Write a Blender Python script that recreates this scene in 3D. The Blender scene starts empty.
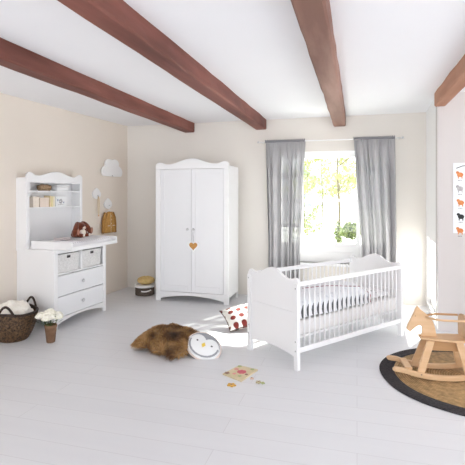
import bpy, bmesh, math, random
from mathutils import Vector, Matrix, noise
random.seed(7)
PI = math.pi
C = bpy.context.scene.collection
F = 441.0; HC = 1.5
TH = math.atan((357-232.5)/F); CT, ST = math.cos(TH), math.sin(TH)
CEIL = 2.62; YB = 6.45

# ---------------------------------------------------------------- measuring
def W(px, py, z=0.0):                     # survey: where a sight line meets the level z
    Z = F*(HC-z)/(py-195.0); X = (px-232.5)/F*Z
    return Vector((X*CT-Z*ST, X*ST+Z*CT, z))
def RW(px, py, p0, d):                    # where a sight line meets the upright plane through p0 along d
    a = (px-232.5)/F; rx, ry = a*CT-ST, a*ST+CT
    den = rx*d[1]-ry*d[0]; t = (p0[0]*d[1]-p0[1]*d[0])/den
    return Vector((rx*t, ry*t, HC-(py-195.0)/F*t))

# ---------------------------------------------------------------- materials
MATS = {}
def mat(name, col, rough=0.6, col2=None, scale=8.0, bump=0.0, bscale=60.0, spec=0.3, stretch=(1,1,1), sheen=0.0, detail=3.0, lo=0.35, hi=0.65):
    if name in MATS: return MATS[name]
    m = bpy.data.materials.new(name); m.use_nodes = True
    nt = m.node_tree; b = nt.nodes['Principled BSDF']
    b.inputs['Roughness'].default_value = rough
    b.inputs['Specular IOR Level'].default_value = spec
    if sheen: b.inputs['Sheen Weight'].default_value = sheen
    tc = nt.nodes.new('ShaderNodeTexCoord'); mp = nt.nodes.new('ShaderNodeMapping')
    mp.inputs['Scale'].default_value = stretch
    nt.links.new(tc.outputs['Object'], mp.inputs['Vector'])
    n = nt.nodes.new('ShaderNodeTexNoise'); n.inputs['Scale'].default_value = scale; n.inputs['Detail'].default_value = detail
    nt.links.new(mp.outputs[0], n.inputs['Vector'])
    r = nt.nodes.new('ShaderNodeValToRGB')
    c2 = col2 or tuple(min(1, c*0.97) for c in col)
    r.color_ramp.elements[0].position = lo; r.color_ramp.elements[1].position = hi
    r.color_ramp.elements[0].color = (*c2, 1); r.color_ramp.elements[1].color = (*col, 1)
    nt.links.new(n.outputs['Fac'], r.inputs['Fac']); nt.links.new(r.outputs['Color'], b.inputs['Base Color'])
    if bump:
        n2 = nt.nodes.new('ShaderNodeTexNoise'); n2.inputs['Scale'].default_value = bscale
        nt.links.new(mp.outputs[0], n2.inputs['Vector'])
        bp = nt.nodes.new('ShaderNodeBump'); bp.inputs['Strength'].default_value = bump; bp.inputs['Distance'].default_value = 0.004
        nt.links.new(n2.outputs['Fac'], bp.inputs['Height']); nt.links.new(bp.outputs[0], b.inputs['Normal'])
    MATS[name] = m
    return m

M_wall = mat('wall plaster', (.79,.72,.64), .9, (.77,.70,.62), 1.2, .15, 90)
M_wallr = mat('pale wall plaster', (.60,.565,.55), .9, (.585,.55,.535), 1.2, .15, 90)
M_wallb = mat('back wall plaster', (.79,.755,.705), .9, (.77,.735,.685), 1.0, .15, 90)
M_ceil = mat('ceiling paint', (.86,.865,.89), .9, (.845,.85,.875), .9, .1, 80)
M_white = mat('white lacquer', (.86,.86,.865), .38, (.85,.85,.855), 3, 0, spec=.45)
M_whitep = mat('white lacquer panel', (.82,.825,.84), .42, (.81,.815,.83), 3, 0, spec=.4)
M_cream = mat('white paint trim', (.88,.88,.88), .5, (.87,.87,.87), 3)
M_silver = mat('brushed silver knob', (.62,.62,.63), .3, (.55,.55,.56), 30, spec=.8)
M_beam = mat('stained oak beam', (.27,.10,.075), .6, (.12,.04,.03), 5, .8, 22, stretch=(1,.12,1), detail=8)
M_beam2 = mat('weathered oak beam', (.40,.24,.19), .7, (.20,.10,.075), 5, .8, 22, stretch=(1,.12,1), detail=8)
M_beech = mat('pale beech', (.70,.475,.29), .5, (.64,.415,.23), 3, .1, 40, stretch=(1,8,8), detail=5)
M_beech2 = mat('warmer beech', (.50,.29,.14), .5, (.44,.245,.11), 3, .1, 40, stretch=(1,8,8), detail=5)
M_wick = mat('dark wicker', (.17,.095,.045), .5, (.018,.010,.006), 45, .4, 120, spec=.4)
M_wickh = mat('dark wicker handle', (.06,.035,.025), .5, (.02,.012,.01), 40)
M_wwick = mat('white wicker', (.78,.77,.76), .7, (.66,.65,.64), 60, .4, 120)
M_fluff = mat('cream fleece', (.88,.85,.78), .95, (.80,.76,.68), 14, .9, 50, sheen=.3)
M_pot = mat('terracotta pot', (.25,.145,.085), .8, (.19,.105,.06), 20, .3, 60)
M_petal = mat('white petals', (.92,.90,.82), .8, (.86,.84,.70), 30)
M_stem = mat('flower leaves', (.10,.15,.05), .6, (.04,.07,.02), 20)
M_fur = mat('brown shaggy fur', (.36,.20,.085), .8, (.12,.055,.02), 9, sheen=.3, detail=6, lo=.3, hi=.7)
M_grey = mat('grey felt', (.36,.37,.39), .95, (.32,.33,.35), 40, .3, 200)
M_greyd = mat('dark grey felt', (.22,.22,.23), .95, (.19,.19,.20), 40, .3, 200)
M_tan = mat('pinkish tan cotton', (.80,.68,.62), .9, (.74,.62,.56), 30, .2, 150)
M_wcot = mat('white cotton', (.85,.86,.86), .9, (.81,.82,.82), 10, .3, 120)
M_yel = mat('yellow felt', (.80,.60,.12), .9, (.75,.54,.09), 30)
M_black = mat('black', (.02,.02,.02), .6, (.03,.03,.03), 20)
M_red = mat('brick red print', (.48,.07,.045), .9, (.42,.055,.035), 40)
M_bunny = mat('rust brown plush', (.22,.055,.025), .95, (.12,.028,.012), 25, .5, 90, sheen=.3)
M_cream2 = mat('cream plush', (.83,.76,.68), .95, (.76,.68,.60), 25, .4, 90)
M_ochre = mat('ochre knit', (.56,.32,.10), .95, (.42,.22,.06), 45, .6, 120)
M_beige = mat('beige card', (.86,.78,.68), .85, (.80,.71,.61), 20)
M_hat = mat('dark brown canvas', (.13,.10,.085), .8, (.09,.07,.055), 50, .4, 120)
M_yc = mat('yellow tan cushion', (.68,.50,.22), .9, (.58,.41,.16), 20, .5, 80)
M_dred = mat('dark red piping', (.25,.03,.05), .8)
M_jute = None
M_char = mat('charcoal jute', (.055,.05,.052), .95, (.03,.027,.03), 60, .8, 90)
M_corkh = mat('golden cork', (.60,.32,.10), .7, (.48,.23,.06), 40)
M_gold = mat('golden wood piece', (.68,.40,.08), .6, (.50,.28,.05), 30)
M_leaf = mat('leaves', (.27,.31,.12), .7, (.17,.21,.08), 1.5)
M_leafy = mat('yellow leaves', (.42,.41,.15), .7, (.30,.32,.11), 1.5)
M_leafd = mat('dark leaves', (.12,.17,.04), .7, (.06,.10,.02), 1.5)
M_trunk = mat('bark', (.16,.13,.07), .9, (.09,.075,.04), 10, .8, 30)
M_ground = mat('pale courtyard paving', (.62,.62,.60), .9, (.52,.54,.48), .8)
M_house = mat('neighbour plaster', (.70,.68,.70), .9, (.66,.64,.66), 1)
M_roof = mat('grey roof tiles', (.30,.32,.36), .9, (.24,.26,.30), 4)
M_paper = mat('poster paper', (.80,.82,.84), .7, (.79,.81,.83), 4)
M_orange = mat('orange print', (.70,.28,.10), .8, (.60,.20,.07), 30)
M_gprint = mat('soft grey print', (.50,.48,.48), .8, (.36,.34,.35), 30)

def floor_material():
    m = bpy.data.materials.new('whitewashed floorboards'); m.use_nodes = True
    nt = m.node_tree; b = nt.nodes['Principled BSDF']; b.inputs['Roughness'].default_value = .36
    b.inputs['Specular IOR Level'].default_value = .35
    tc = nt.nodes.new('ShaderNodeTexCoord'); mp = nt.nodes.new('ShaderNodeMapping')
    mp.inputs['Rotation'].default_value = (0, 0, 0)
    nt.links.new(tc.outputs['Object'], mp.inputs[0])
    br = nt.nodes.new('ShaderNodeTexBrick'); br.offset = .37; br.offset_frequency = 2
    br.inputs['Scale'].default_value = 1; br.inputs['Brick Width'].default_value = 2.2; br.inputs['Row Height'].default_value = .19
    br.inputs['Mortar Size'].default_value = .0022; br.inputs['Mortar Smooth'].default_value = .4
    br.inputs['Color1'].default_value = (.75,.755,.77,1); br.inputs['Color2'].default_value = (.73,.735,.75,1)
    br.inputs['Mortar'].default_value = (.62,.615,.63,1)
    nt.links.new(mp.outputs[0], br.inputs['Vector'])
    n = nt.nodes.new('ShaderNodeTexNoise'); n.inputs['Scale'].default_value = 1.2; n.inputs['Detail'].default_value = 6
    mp2 = nt.nodes.new('ShaderNodeMapping'); mp2.inputs['Scale'].default_value = (1, 9, 1)
    nt.links.new(tc.outputs['Object'], mp2.inputs[0]); nt.links.new(mp2.outputs[0], n.inputs['Vector'])
    r = nt.nodes.new('ShaderNodeValToRGB'); r.color_ramp.elements[0].color = (.94,.94,.95,1); r.color_ramp.elements[1].color = (1,1,1,1)
    nt.links.new(n.outputs['Fac'], r.inputs[0])
    mx = nt.nodes.new('ShaderNodeMix'); mx.data_type = 'RGBA'; mx.blend_type = 'MULTIPLY'; mx.inputs[0].default_value = 1
    nt.links.new(br.outputs['Color'], mx.inputs[6]); nt.links.new(r.outputs[0], mx.inputs[7])
    nt.links.new(mx.outputs[2], b.inputs['Base Color'])
    return m
M_floor = floor_material()

def jute_material():
    m = bpy.data.materials.new('braided golden jute'); m.use_nodes = True
    nt = m.node_tree; b = nt.nodes['Principled BSDF']; b.inputs['Roughness'].default_value = .95
    tc = nt.nodes.new('ShaderNodeTexCoord')
    w = nt.nodes.new('ShaderNodeTexWave'); w.wave_type = 'RINGS'; w.rings_direction = 'Z'
    w.inputs['Scale'].default_value = 16; w.inputs['Distortion'].default_value = 1.5; w.inputs['Detail'].default_value = 3
    n = nt.nodes.new('ShaderNodeTexNoise'); n.inputs['Scale'].default_value = 26; n.inputs['Detail'].default_value = 6
    for x in (w, n): nt.links.new(tc.outputs['Object'], x.inputs['Vector'])
    r1 = nt.nodes.new('ShaderNodeValToRGB'); r1.color_ramp.elements[0].color = (.38,.225,.095,1); r1.color_ramp.elements[1].color = (.56,.37,.18,1)
    r2 = nt.nodes.new('ShaderNodeValToRGB'); r2.color_ramp.elements[0].color = (.6,.6,.6,1); r2.color_ramp.elements[1].color = (1.15,1.12,1.1,1)
    r2.color_ramp.elements[0].position = .3; r2.color_ramp.elements[1].position = .7
    nt.links.new(w.outputs['Fac'], r1.inputs[0]); nt.links.new(n.outputs['Fac'], r2.inputs[0])
    mx = nt.nodes.new('ShaderNodeMix'); mx.data_type = 'RGBA'; mx.blend_type = 'MULTIPLY'; mx.inputs[0].default_value = 1
    nt.links.new(r1.outputs[0], mx.inputs[6]); nt.links.new(r2.outputs[0], mx.inputs[7]); nt.links.new(mx.outputs[2], b.inputs['Base Color'])
    bp = nt.nodes.new('ShaderNodeBump'); bp.inputs['Strength'].default_value = .5; bp.inputs['Distance'].default_value = .006
    nt.links.new(w.outputs['Fac'], bp.inputs['Height']); nt.links.new(bp.outputs[0], b.inputs['Normal'])
    return m
M_jute = jute_material()

def sheer_material(col, trans):
    m = bpy.data.materials.new('grey sheer linen'); m.use_nodes = True
    nt = m.node_tree; nt.nodes.clear()
    out = nt.nodes.new('ShaderNodeOutputMaterial')
    tc = nt.nodes.new('ShaderNodeTexCoord'); n = nt.nodes.new('ShaderNodeTexNoise'); n.inputs['Scale'].default_value = 90
    r = nt.nodes.new('ShaderNodeValToRGB'); r.color_ramp.elements[0].color = (*[c*.93 for c in col],1); r.color_ramp.elements[1].color = (*col,1)
    nt.links.new(tc.outputs['Object'], n.inputs['Vector']); nt.links.new(n.outputs['Fac'], r.inputs[0])
    d = nt.nodes.new('ShaderNodeBsdfDiffuse'); t = nt.nodes.new('ShaderNodeBsdfTranslucent'); tr = nt.nodes.new('ShaderNodeBsdfTransparent')
    nt.links.new(r.outputs[0], d.inputs[0]); nt.links.new(r.outputs[0], t.inputs[0])
    a = nt.nodes.new('ShaderNodeMixShader'); a.inputs[0].default_value = .04
    nt.links.new(d.outputs[0], a.inputs[1]); nt.links.new(t.outputs[0], a.inputs[2])
    b = nt.nodes.new('ShaderNodeMixShader'); b.inputs[0].default_value = trans
    nt.links.new(a.outputs[0], b.inputs[1]); nt.links.new(tr.outputs[0], b.inputs[2]); nt.links.new(b.outputs[0], out.inputs[0])
    return m
M_sheer = sheer_material((.48,.475,.49), .12)
M_dense = sheer_material((.48,.475,.49), .03)

def glass_material():
    m = bpy.data.materials.new('window glass'); m.use_nodes = True
    nt = m.node_tree; nt.nodes.clear()
    out = nt.nodes.new('ShaderNodeOutputMaterial'); tr = nt.nodes.new('ShaderNodeBsdfTransparent'); g = nt.nodes.new('ShaderNodeBsdfGlossy')
    tr.inputs[0].default_value = (.96,.98,.97,1); g.inputs['Roughness'].default_value = .02
    fw = nt.nodes.new('ShaderNodeLayerWeight'); fw.inputs[0].default_value = .5
    pw_ = nt.nodes.new('ShaderNodeMath'); pw_.operation = 'POWER'; pw_.inputs[1].default_value = 5; nt.links.new(fw.outputs['Facing'], pw_.inputs[0])
    fr = nt.nodes.new('ShaderNodeMath'); fr.operation = 'MULTIPLY_ADD'; fr.inputs[1].default_value = .6; fr.inputs[2].default_value = .03; nt.links.new(pw_.outputs[0], fr.inputs[0])
    mx = nt.nodes.new('ShaderNodeMixShader')
    nt.links.new(fr.outputs[0], mx.inputs[0]); nt.links.new(tr.outputs[0], mx.inputs[1]); nt.links.new(g.outputs[0], mx.inputs[2]); nt.links.new(mx.outputs[0], out.inputs[0])
    return m
M_glass = glass_material()

def dots_material(name, base, dot, vec_scale, radius, soft=.05, offset=(0,0,0), base2=None):
    """round or oval printed dots on a regular lattice in object space (x, z)"""
    m = bpy.data.materials.new(name); m.use_nodes = True
    nt = m.node_tree; b = nt.nodes['Principled BSDF']; b.inputs['Roughness'].default_value = .9
    tc = nt.nodes.new('ShaderNodeTexCoord'); mp = nt.nodes.new('ShaderNodeMapping'); mp.inputs['Scale'].default_value = vec_scale
    mp.inputs['Location'].default_value = offset
    v = nt.nodes.new('ShaderNodeTexVoronoi'); v.inputs['Scale'].default_value = 1; v.inputs['Randomness'].default_value = 0.08
    nt.links.new(tc.outputs['Object'], mp.inputs[0]); nt.links.new(mp.outputs[0], v.inputs['Vector'])
    r = nt.nodes.new('ShaderNodeValToRGB'); r.color_ramp.elements[0].position = radius; r.color_ramp.elements[1].position = radius+soft
    r.color_ramp.elements[0].color = (*dot,1); r.color_ramp.elements[1].color = (*base,1)
    nt.links.new(v.outputs['Distance'], r.inputs[0]); nt.links.new(r.outputs[0], b.inputs['Base Color'])
    return m

# ---------------------------------------------------------------- mesh builder
class MB:
    def __init__(s): s.bm = bmesh.new(); s.mats = []; s.mi = 0
    def use(s, m):
        if m not in s.mats: s.mats.append(m)
        s.mi = s.mats.index(m); return s
    def _f(s, vs, smooth=False):
        try: f = s.bm.faces.new(vs)
        except ValueError: return
        f.material_index = s.mi; f.smooth = smooth
    def box(s, x0, x1, y0, y1, z0, z1, T=None):
        P = [Vector((x, y, z)) for z in (z0, z1) for y in (y0, y1) for x in (x0, x1)]
        if T: P = [T @ p for p in P]
        v = [s.bm.verts.new(p) for p in P]
        for a in ((0,2,3,1),(4,5,7,6),(0,1,5,4),(2,6,7,3),(0,4,6,2),(1,3,7,5)): s._f([v[i] for i in a])
        return s
    def prism(s, pts, y0, y1, T=None, axis='y'):
        """outline pts (a,b) swept; axis y: (x,z) outline; axis z: (x,y) outline; axis x: (y,z) outline"""
        def mk(a, b, c):
            p = {'y': Vector((a, c, b)), 'z': Vector((a, b, c)), 'x': Vector((c, a, b))}[axis]
            return T @ p if T else p
        A = [s.bm.verts.new(mk(a, b, y0)) for a, b in pts]; B = [s.bm.verts.new(mk(a, b, y1)) for a, b in pts]
        n = len(pts); s._f(A); s._f(B[::-1])
        for i in range(n): s._f([A[i], B[i], B[(i+1) % n], A[(i+1) % n]])
        return s
    def tube(s, path, r, n=8, caps=True, closed=False):
        path = [Vector(p) for p in path]; m = len(path)
        rs = r if isinstance(r, (list, tuple)) else [r]*m
        rings = []; prev = None
        for i, p in enumerate(path):
            if closed: d = path[(i+1) % m]-path[i-1]
            else: d = path[min(i+1, m-1)]-path[max(i-1, 0)]
            d.normalize()
            if prev is None:
                u = d.cross(Vector((0, 0, 1)));
                if u.length < 1e-3: u = d.cross(Vector((1, 0, 0)))
            else: u = prev - d*prev.dot(d)
            u.normalize(); prev = u; w = d.cross(u)
            rings.append([s.bm.verts.new(p+(u*math.cos(2*PI*k/n)+w*math.sin(2*PI*k/n))*rs[i]) for k in range(n)])
        for i in range(m if closed else m-1):
            a, b = rings[i], rings[(i+1) % m]
            for k in range(n): s._f([a[k], a[(k+1) % n], b[(k+1) % n], b[k]], True)
        if caps and not closed: s._f(rings[0][::-1]); s._f(rings[-1])
        return s
    def lathe(s, prof, n=32, T=None, smooth=True, wob=None):
        rings = []
        for j, (r, z) in enumerate(prof):
            ring = []
            for k in range(n):
                a = 2*PI*k/n; rr = max(r, 1e-4) + (wob(j, k, a) if wob else 0)
                p = Vector((rr*math.cos(a), rr*math.sin(a), z)); ring.append(s.bm.verts.new(T @ p if T else p))
            rings.append(ring)
        for a, b in zip(rings, rings[1:]):
            for k in range(n): s._f([a[k], a[(k+1) % n], b[(k+1) % n], b[k]], smooth)
        s._f(rings[0][::-1]); s._f(rings[-1])
        return s
    def ball(s, c, r, n=14, m=9, T=None, fn=None):
        rx, ry, rz = r if isinstance(r, (tuple, list)) else (r, r, r); c = Vector(c)
        top = None; rings = []
        for j in range(m+1):
            t = PI*j/m
            if j in (0, m):
                p = c+Vector((0, 0, rz*math.cos(t))); p = T @ p if T else p; rings.append([s.bm.verts.new(p)])
            else:
                ring = []
                for k in range(n):
                    a = 2*PI*k/n; q = Vector((math.sin(t)*math.cos(a), math.sin(t)*math.sin(a), math.cos(t)))
                    if fn: q = q*fn(q)
                    p = c+Vector((q.x*rx, q.y*ry, q.z*rz)); ring.append(s.bm.verts.new(T @ p if T else p))
                rings.append(ring)
        for j in range(m):
            a, b = rings[j], rings[j+1]
            for k in range(n):
                k2 = (k+1) % n
                if len(a) == 1: s._f([a[0], b[k], b[k2]], True)
                elif len(b) == 1: s._f([a[k], b[0], a[k2]], True)
                else: s._f([a[k], b[k], b[k2], a[k2]], True)
        return s
    def grid(s, fn, nu, nv, smooth=True):
        V = [[s.bm.verts.new(fn(i/nu, j/nv)) for j in range(nv+1)] for i in range(nu+1)]
        for i in range(nu):
            for j in range(nv): s._f([V[i][j], V[i+1][j], V[i+1][j+1], V[i][j+1]], smooth)
        return s
    def done(s, name, m=None, parent=None, bevel=0, seg=2, solid=0, remesh=0, loc=None, rot=None, subd=0):
        s.bm.normal_update(); bmesh.ops.recalc_face_normals(s.bm, faces=s.bm.faces[:])
        me = bpy.data.meshes.new(name); s.bm.to_mesh(me); s.bm.free()
        for q in (s.mats or [m]): me.materials.append(q)
        o = bpy.data.objects.new(name, me); C.objects.link(o)
        if parent: o.parent = parent
        if loc is not None: o.location = loc
        if rot is not None: o.rotation_euler = rot if isinstance(rot, (tuple, list)) else (0, 0, rot)
        if remesh:
            q = o.modifiers.new('remesh', 'REMESH'); q.mode = 'VOXEL'; q.voxel_size = remesh; q.use_smooth_shade = True
            q = o.modifiers.new('smooth', 'SMOOTH'); q.iterations = 6; q.factor = .6
        if solid: q = o.modifiers.new('thickness', 'SOLIDIFY'); q.thickness = solid; q.offset = 0
        if bevel: q = o.modifiers.new('bevel', 'BEVEL'); q.width = bevel; q.segments = seg; q.limit_method = 'ANGLE'; q.angle_limit = math.radians(40)
        if subd: q = o.modifiers.new('subd', 'SUBSURF'); q.levels = subd; q.render_levels = subd
        return o
def thing(name, label, cat, loc=(0,0,0), rot=0.0, group=None):
    o = bpy.data.objects.new(name, None); C.objects.link(o); o.empty_display_size = .1
    o.location = loc; o.rotation_euler = rot if isinstance(rot, (tuple, list)) else (0, 0, rot)
    o['label'] = label; o['category'] = cat
    if group: o['group'] = group
    return o
def tag(o, label, cat, group=None, kind=None):
    o['label'] = label; o['category'] = cat
    if group: o['group'] = group
    if kind: o['kind'] = kind
    return o
def struct(o, label=None):
    o['kind'] = 'structure'
    if label: o['label'] = label
    return o

def crown(x0, x1, zlow, dip, ear, peak, n=40, zarch=None, arch_z=None, foot=.07):
    """outline of a scalloped board: two small ears, two dips, a centre swell; optional arched underside with feet"""
    w = x1-x0; pts = []
    key = [(0, ear-.035), (.012, ear-.012), (.04, ear), (.075, ear-.004), (.15, dip+.001), (.20, dip), (.5, peak)]
    key = key+[(1-u, z) for u, z in key[-2::-1]]
    for i in range(n+1):
        u = i/n
        for (a, za), (b, zb) in zip(key, key[1:]):
            if a <= u <= b:
                t = (u-a)/(b-a); t = t*t*(3-2*t) if a > .012 and b < .988 else t
                if b == .5: t = t**.8
                if a == .5: t = 1-(1-t)**.8
                pts.append((x0+u*w, za+(zb-za)*t)); break
    pts = pts[::-1]                      # right to left along the top
    if zarch is None: return [(x0, zlow), (x1, zlow)] + pts
    low = [(x0, zlow), (x0+foot*.8, zlow), (x0+foot, zlow+.01)]
    m = 16
    for i in range(m+1):
        u = i/m; low.append((x0+foot+(w-2*foot)*u, zarch+(arch_z-zarch)*math.sin(PI*u)**.8))
    low += [(x1-foot, zlow+.01), (x1-foot*.8, zlow), (x1, zlow)]
    return low+pts
def arch_board(x0, x1, ztop, zarch, arch_z, foot=.06, m=16):
    low = [(x0, 0), (x0+foot, 0)]
    for i in range(m+1):
        u = i/m; low.append((x0+foot+(x1-x0-2*foot)*u, zarch+(arch_z-zarch)*math.sin(PI*u)**.8))
    return low+[(x1-foot, 0), (x1, 0), (x1, ztop), (x0, ztop)]

# ================================================================ ROOM
WLd = (math.sin(math.radians(3.6)), math.cos(math.radians(3.6)))     # direction of the left wall
WL0 = (-3.6, YB)
def wl(y): return WL0[0]-(YB-y)*WLd[0]/WLd[1]
YN = -2.2                                                            # the room is left open behind the viewer to let sky light in
PX, PY = .858, 5.3                                                   # corner of the pier
WX0, WX1, WZ0, WZ1 = -1.14, .46, .52, 2.13                           # window opening

struct(MB().prism([(wl(YN)-.2, YN), (4.2, YN), (4.2, PY+.14), (PX+.16, PY+.14), (1.0, YB+.22), (-3.9, YB+.22)], -.12, 0, axis='z').done('floor', M_floor))
struct(MB().prism([(wl(YN)-.2, YN), (4.2, YN), (4.2, PY+.14), (PX+.16, PY+.14), (1.0, YB+.22), (-3.9, YB+.22)], CEIL, CEIL+.15, axis='z').done('ceiling', M_ceil))
struct(MB().prism([(wl(YN), YN), WL0, (WL0[0]-.2, YB), (wl(YN)-.2, YN)], 0, CEIL, axis='z').done('wall_left', M_wall))
w = MB()
w.box(-3.85, WX0, YB, YB+.22, 0, CEIL); w.box(WX1, .95, YB, YB+.22, 0, CEIL)
w.box(WX0, WX1, YB, YB+.22, 0, WZ0); w.box(WX0, WX1, YB, YB+.22, WZ1, CEIL)
struct(w.done('wall_back', M_wallb))
# right: a return with an added low window for sun, then the wall facing the viewer
a0 = Vector((.9, YB, 0)); a1 = Vector((PX, PY, 0)); d = (a0-a1).normalized(); nrm = Vector((d.y, -d.x, 0)); L = (a0-a1).length
TR = Matrix(((d.x, nrm.x, 0, a1.x), (d.y, nrm.y, 0, a1.y), (0, 0, 1, 0), (0, 0, 0, 1)))
OP0, OP1, OZ0, OZ1 = .07, 1.05, .08, .96
struct(MB().box(4.2, 4.35, 4.8, PY+.14, 0, CEIL).box(4.2, 4.35, YN, 4.8, 0, .15).box(4.2, 4.35, YN, 4.8, 2.52, CEIL).box(4.2, 4.35, YN, 1.2, .15, 2.52).done('wall_side', M_wallr))  # unseen wall; its large opening is added to light the left side
w = MB().box(0, OP0, 0, .14, 0, CEIL, TR).box(OP1, L, 0, .14, 0, CEIL, TR).box(OP0, OP1, 0, .14, 0, OZ0, TR).box(OP0, OP1, 0, .14, OZ1, CEIL, TR)
struct(w.done('wall_right', M_cream))
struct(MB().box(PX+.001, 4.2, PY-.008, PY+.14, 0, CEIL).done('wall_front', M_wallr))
# added side window: lets a patch of sun onto the floor
win2 = struct(MB().box(OP0, OP0+.05, .04, .1, OZ0, OZ1, TR).box(OP1-.05, OP1, .04, .1, OZ0, OZ1, TR).box(OP0, OP1, .04, .1, OZ0, OZ0+.05, TR).box(OP0, OP1, .04, .1, OZ1-.05, OZ1, TR).done('added_window', M_cream))
MB().box(OP0+.05, OP1-.05, .068, .072, OZ0+.05, OZ1-.05, TR).done('window_pane', M_glass, win2)

# main window: wide sash in the middle, narrow casements with glazing bars behind the curtains
yf = YB+.09
win = MB()
for x in (WX0, WX0+.32, WX1-.47, WX1-.05): win.box(x, x+.05, yf-.004, yf+.074, WZ0, WZ1)
win.box(WX0, WX1, yf, yf+.07, WZ1-.09, WZ1).box(WX0, WX1, yf, yf+.07, WZ0, WZ0+.15).box(WX0, WX1, yf+.01, yf+.06, WZ0+.15, WZ0+.28)
win.box(WX0+.37, WX1-.47, yf+.01, yf+.06, 1.40, 1.44)
win = struct(win.done('window_1', M_cream, bevel=.004))
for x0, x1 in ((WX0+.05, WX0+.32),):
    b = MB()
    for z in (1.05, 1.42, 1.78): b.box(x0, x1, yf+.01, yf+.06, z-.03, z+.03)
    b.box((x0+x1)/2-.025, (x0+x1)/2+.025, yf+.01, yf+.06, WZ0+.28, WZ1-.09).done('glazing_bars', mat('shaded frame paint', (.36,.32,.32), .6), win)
for x0, x1 in ((WX0+.05, WX0+.32), (WX0+.37, WX1-.47), (WX1-.42, WX1-.05)):
    MB().box(x0, x1, yf+.033, yf+.037, WZ0+.28, WZ1-.09).done('window_pane', M_glass, win)
struct(MB().box(WX0-.03, WX1+.03, YB-.05, YB+.09, WZ0-.035, WZ0).done('trim_1', M_cream, bevel=.006), 'white window sill board')
struct(MB().box(WX0, WX1, YB+.005, YB+.09, WZ1-.012, WZ1).done('trim_2', M_cream), 'white head lining over window')

# ceiling beams
BZ = CEIL-.145
def beam(px_r, py_r, m, label, wd=.17, y0=YN, y1=YB-.002, ):
    p = RW(px_r, py_r, (0, y1), (1, 0)); xr = p.x
    rnd = random.Random(int(px_r)); n = 34; b = MB(); rings = []
    for i in range(n+1):
        y = y1+(y0-y1)*i/n
        j = lambda: (rnd.random()-.5)*.010
        ring = [b.bm.verts.new(q) for q in ((xr-wd+j(), y, CEIL-.0005), (xr-wd+j(), y, BZ+.012+j()*.6), (xr-wd+.014+j(), y, BZ+j()*.5), (xr-.014+j(), y, BZ+j()*.5), (xr+j(), y, BZ+.012+j()*.6), (xr+j(), y, CEIL-.0005))]
        rings.append(ring)
    for a, c in zip(rings, rings[1:]):
        for k in range(6): b._f([a[k], a[(k+1) % 6], c[(k+1) % 6], c[k]])
    b._f(rings[0]); b._f(rings[-1][::-1])
    tag(b.done('ceiling_beam', m), label, 'beam', 'oak beams under the ceiling')
beam(194.3, 126, M_beam, 'dark red-brown oak ceiling beam ending at the wall left of the wardrobe top', .16)
beam(266.7, 123, M_beam, 'red-brown oak ceiling beam ending above the right side of the wardrobe', .17)
beam(345.9, 120, M_beam2, 'greyish brown oak ceiling beam ending above the window', .17)
beam(446.5, 106, mat('light oak beam', (.50,.27,.18), .7, (.33,.15,.09), 5, .8, 22, stretch=(1,.12,1), detail=8), 'light brown oak ceiling beam over the wall corner above the poster', .125, y1=PY-.010)

# ================================================================ CURTAINS
rodz = RW(330, 140, (0, 6.33), (1, 0)).z
RY = 6.33
xa, xb = RW(259, 141, (0, RY), (1, 0)).x, RW(402, 139, (0, RY), (1, 0)).x
rod = thing('curtain_rod', 'thin pale curtain rod above the window', 'curtain rod', ((xa+xb)/2, RY, rodz))
hw = (xb-xa)/2
MB().tube([(-hw, 0, 0), (hw, 0, 0)], .009, 10).done('pole', M_cream, rod)
for s in (-1, 1):
    MB().ball((s*(hw+.01), 0, 0), .016).done('finial', M_silver, rod)
    MB().box(s*(hw-.04)-.008, s*(hw-.04)+.008, .0, YB-RY-.002, -.008, .008).done('bracket', M_cream, rod)
def curtain(pl0, pl1, pb0, pb1, label, folds, seed, cloth):
    x0, x1 = RW(pl0, 140, (0, RY), (1, 0)).x, RW(pl1, 140, (0, RY), (1, 0)).x
    b0, b1 = RW(pb0, 262, (0, RY), (1, 0)).x, RW(pb1, 262, (0, RY), (1, 0)).x
    rnd = random.Random(seed); ph = [rnd.random()*6 for _ in range(6)]
    zt, zb = rodz-.012, .045
    def pos(u, v, top=False):
        z = zt+(zb-zt)*v
        e = min(1, v/.65); xl = x0+(b0-x0)*e; xr = x1+(b1-x1)*e
        uu = u+.018*math.sin(2*PI*u*3+ph[0]+v*.8)
        x = xl+(xr-xl)*uu
        amp = .014+.056*min(1, v*5)
        f = (abs(math.sin(PI*folds*(u+.05*math.sin(2*PI*u*1.3+ph[5])+.010*math.sin(3*v+ph[1]))+ph[2]))**.75*2.2-1.3)+.10*math.sin(2*PI*folds*1.9*u+ph[3]+v*.8)+.3*math.sin(2*PI*folds*.6*u+ph[4])
        g = max(0, 1-v*7)*.012*math.sin(2*PI*folds*4.7*u+ph[5])
        return Vector((x, -(amp*f*.7)+g, z-rodz))
    root = thing('sheer_curtain', label, 'curtain', (0, RY, rodz), 0, 'grey curtains at the window')
    MB().grid(lambda u, v: pos(u, v), 150, 40).done('panel', cloth, root)
    h = MB()                                         # ruffled heading wrapped round the rod
    def head(u, v):
        a = 2*PI*v; fr = .012*math.sin(2*PI*folds*4.7*u+ph[5])
        rr = .0135+.003*math.sin(2*PI*folds*6*u+ph[1])
        return Vector((x0+(x1-x0)*u, rr*math.cos(a), rr*math.sin(a)+.002))
    h.grid(head, 150, 10)
    h.grid(lambda u, v: Vector((x0+(x1-x0)*u, .006*math.sin(2*PI*folds*6*u+ph[1]), .013+v*(.014+.008*math.sin(2*PI*folds*3.3*u)))), 150, 2)
    h.done('ruffled_heading', mat('grey linen heading', (.28,.28,.30), .9, (.22,.22,.24), 60), root)
curtain(265, 305, 268, 300, 'grey sheer curtain hanging on the left side of the window nearer the wardrobe', 6.5, 3, M_sheer)
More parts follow.
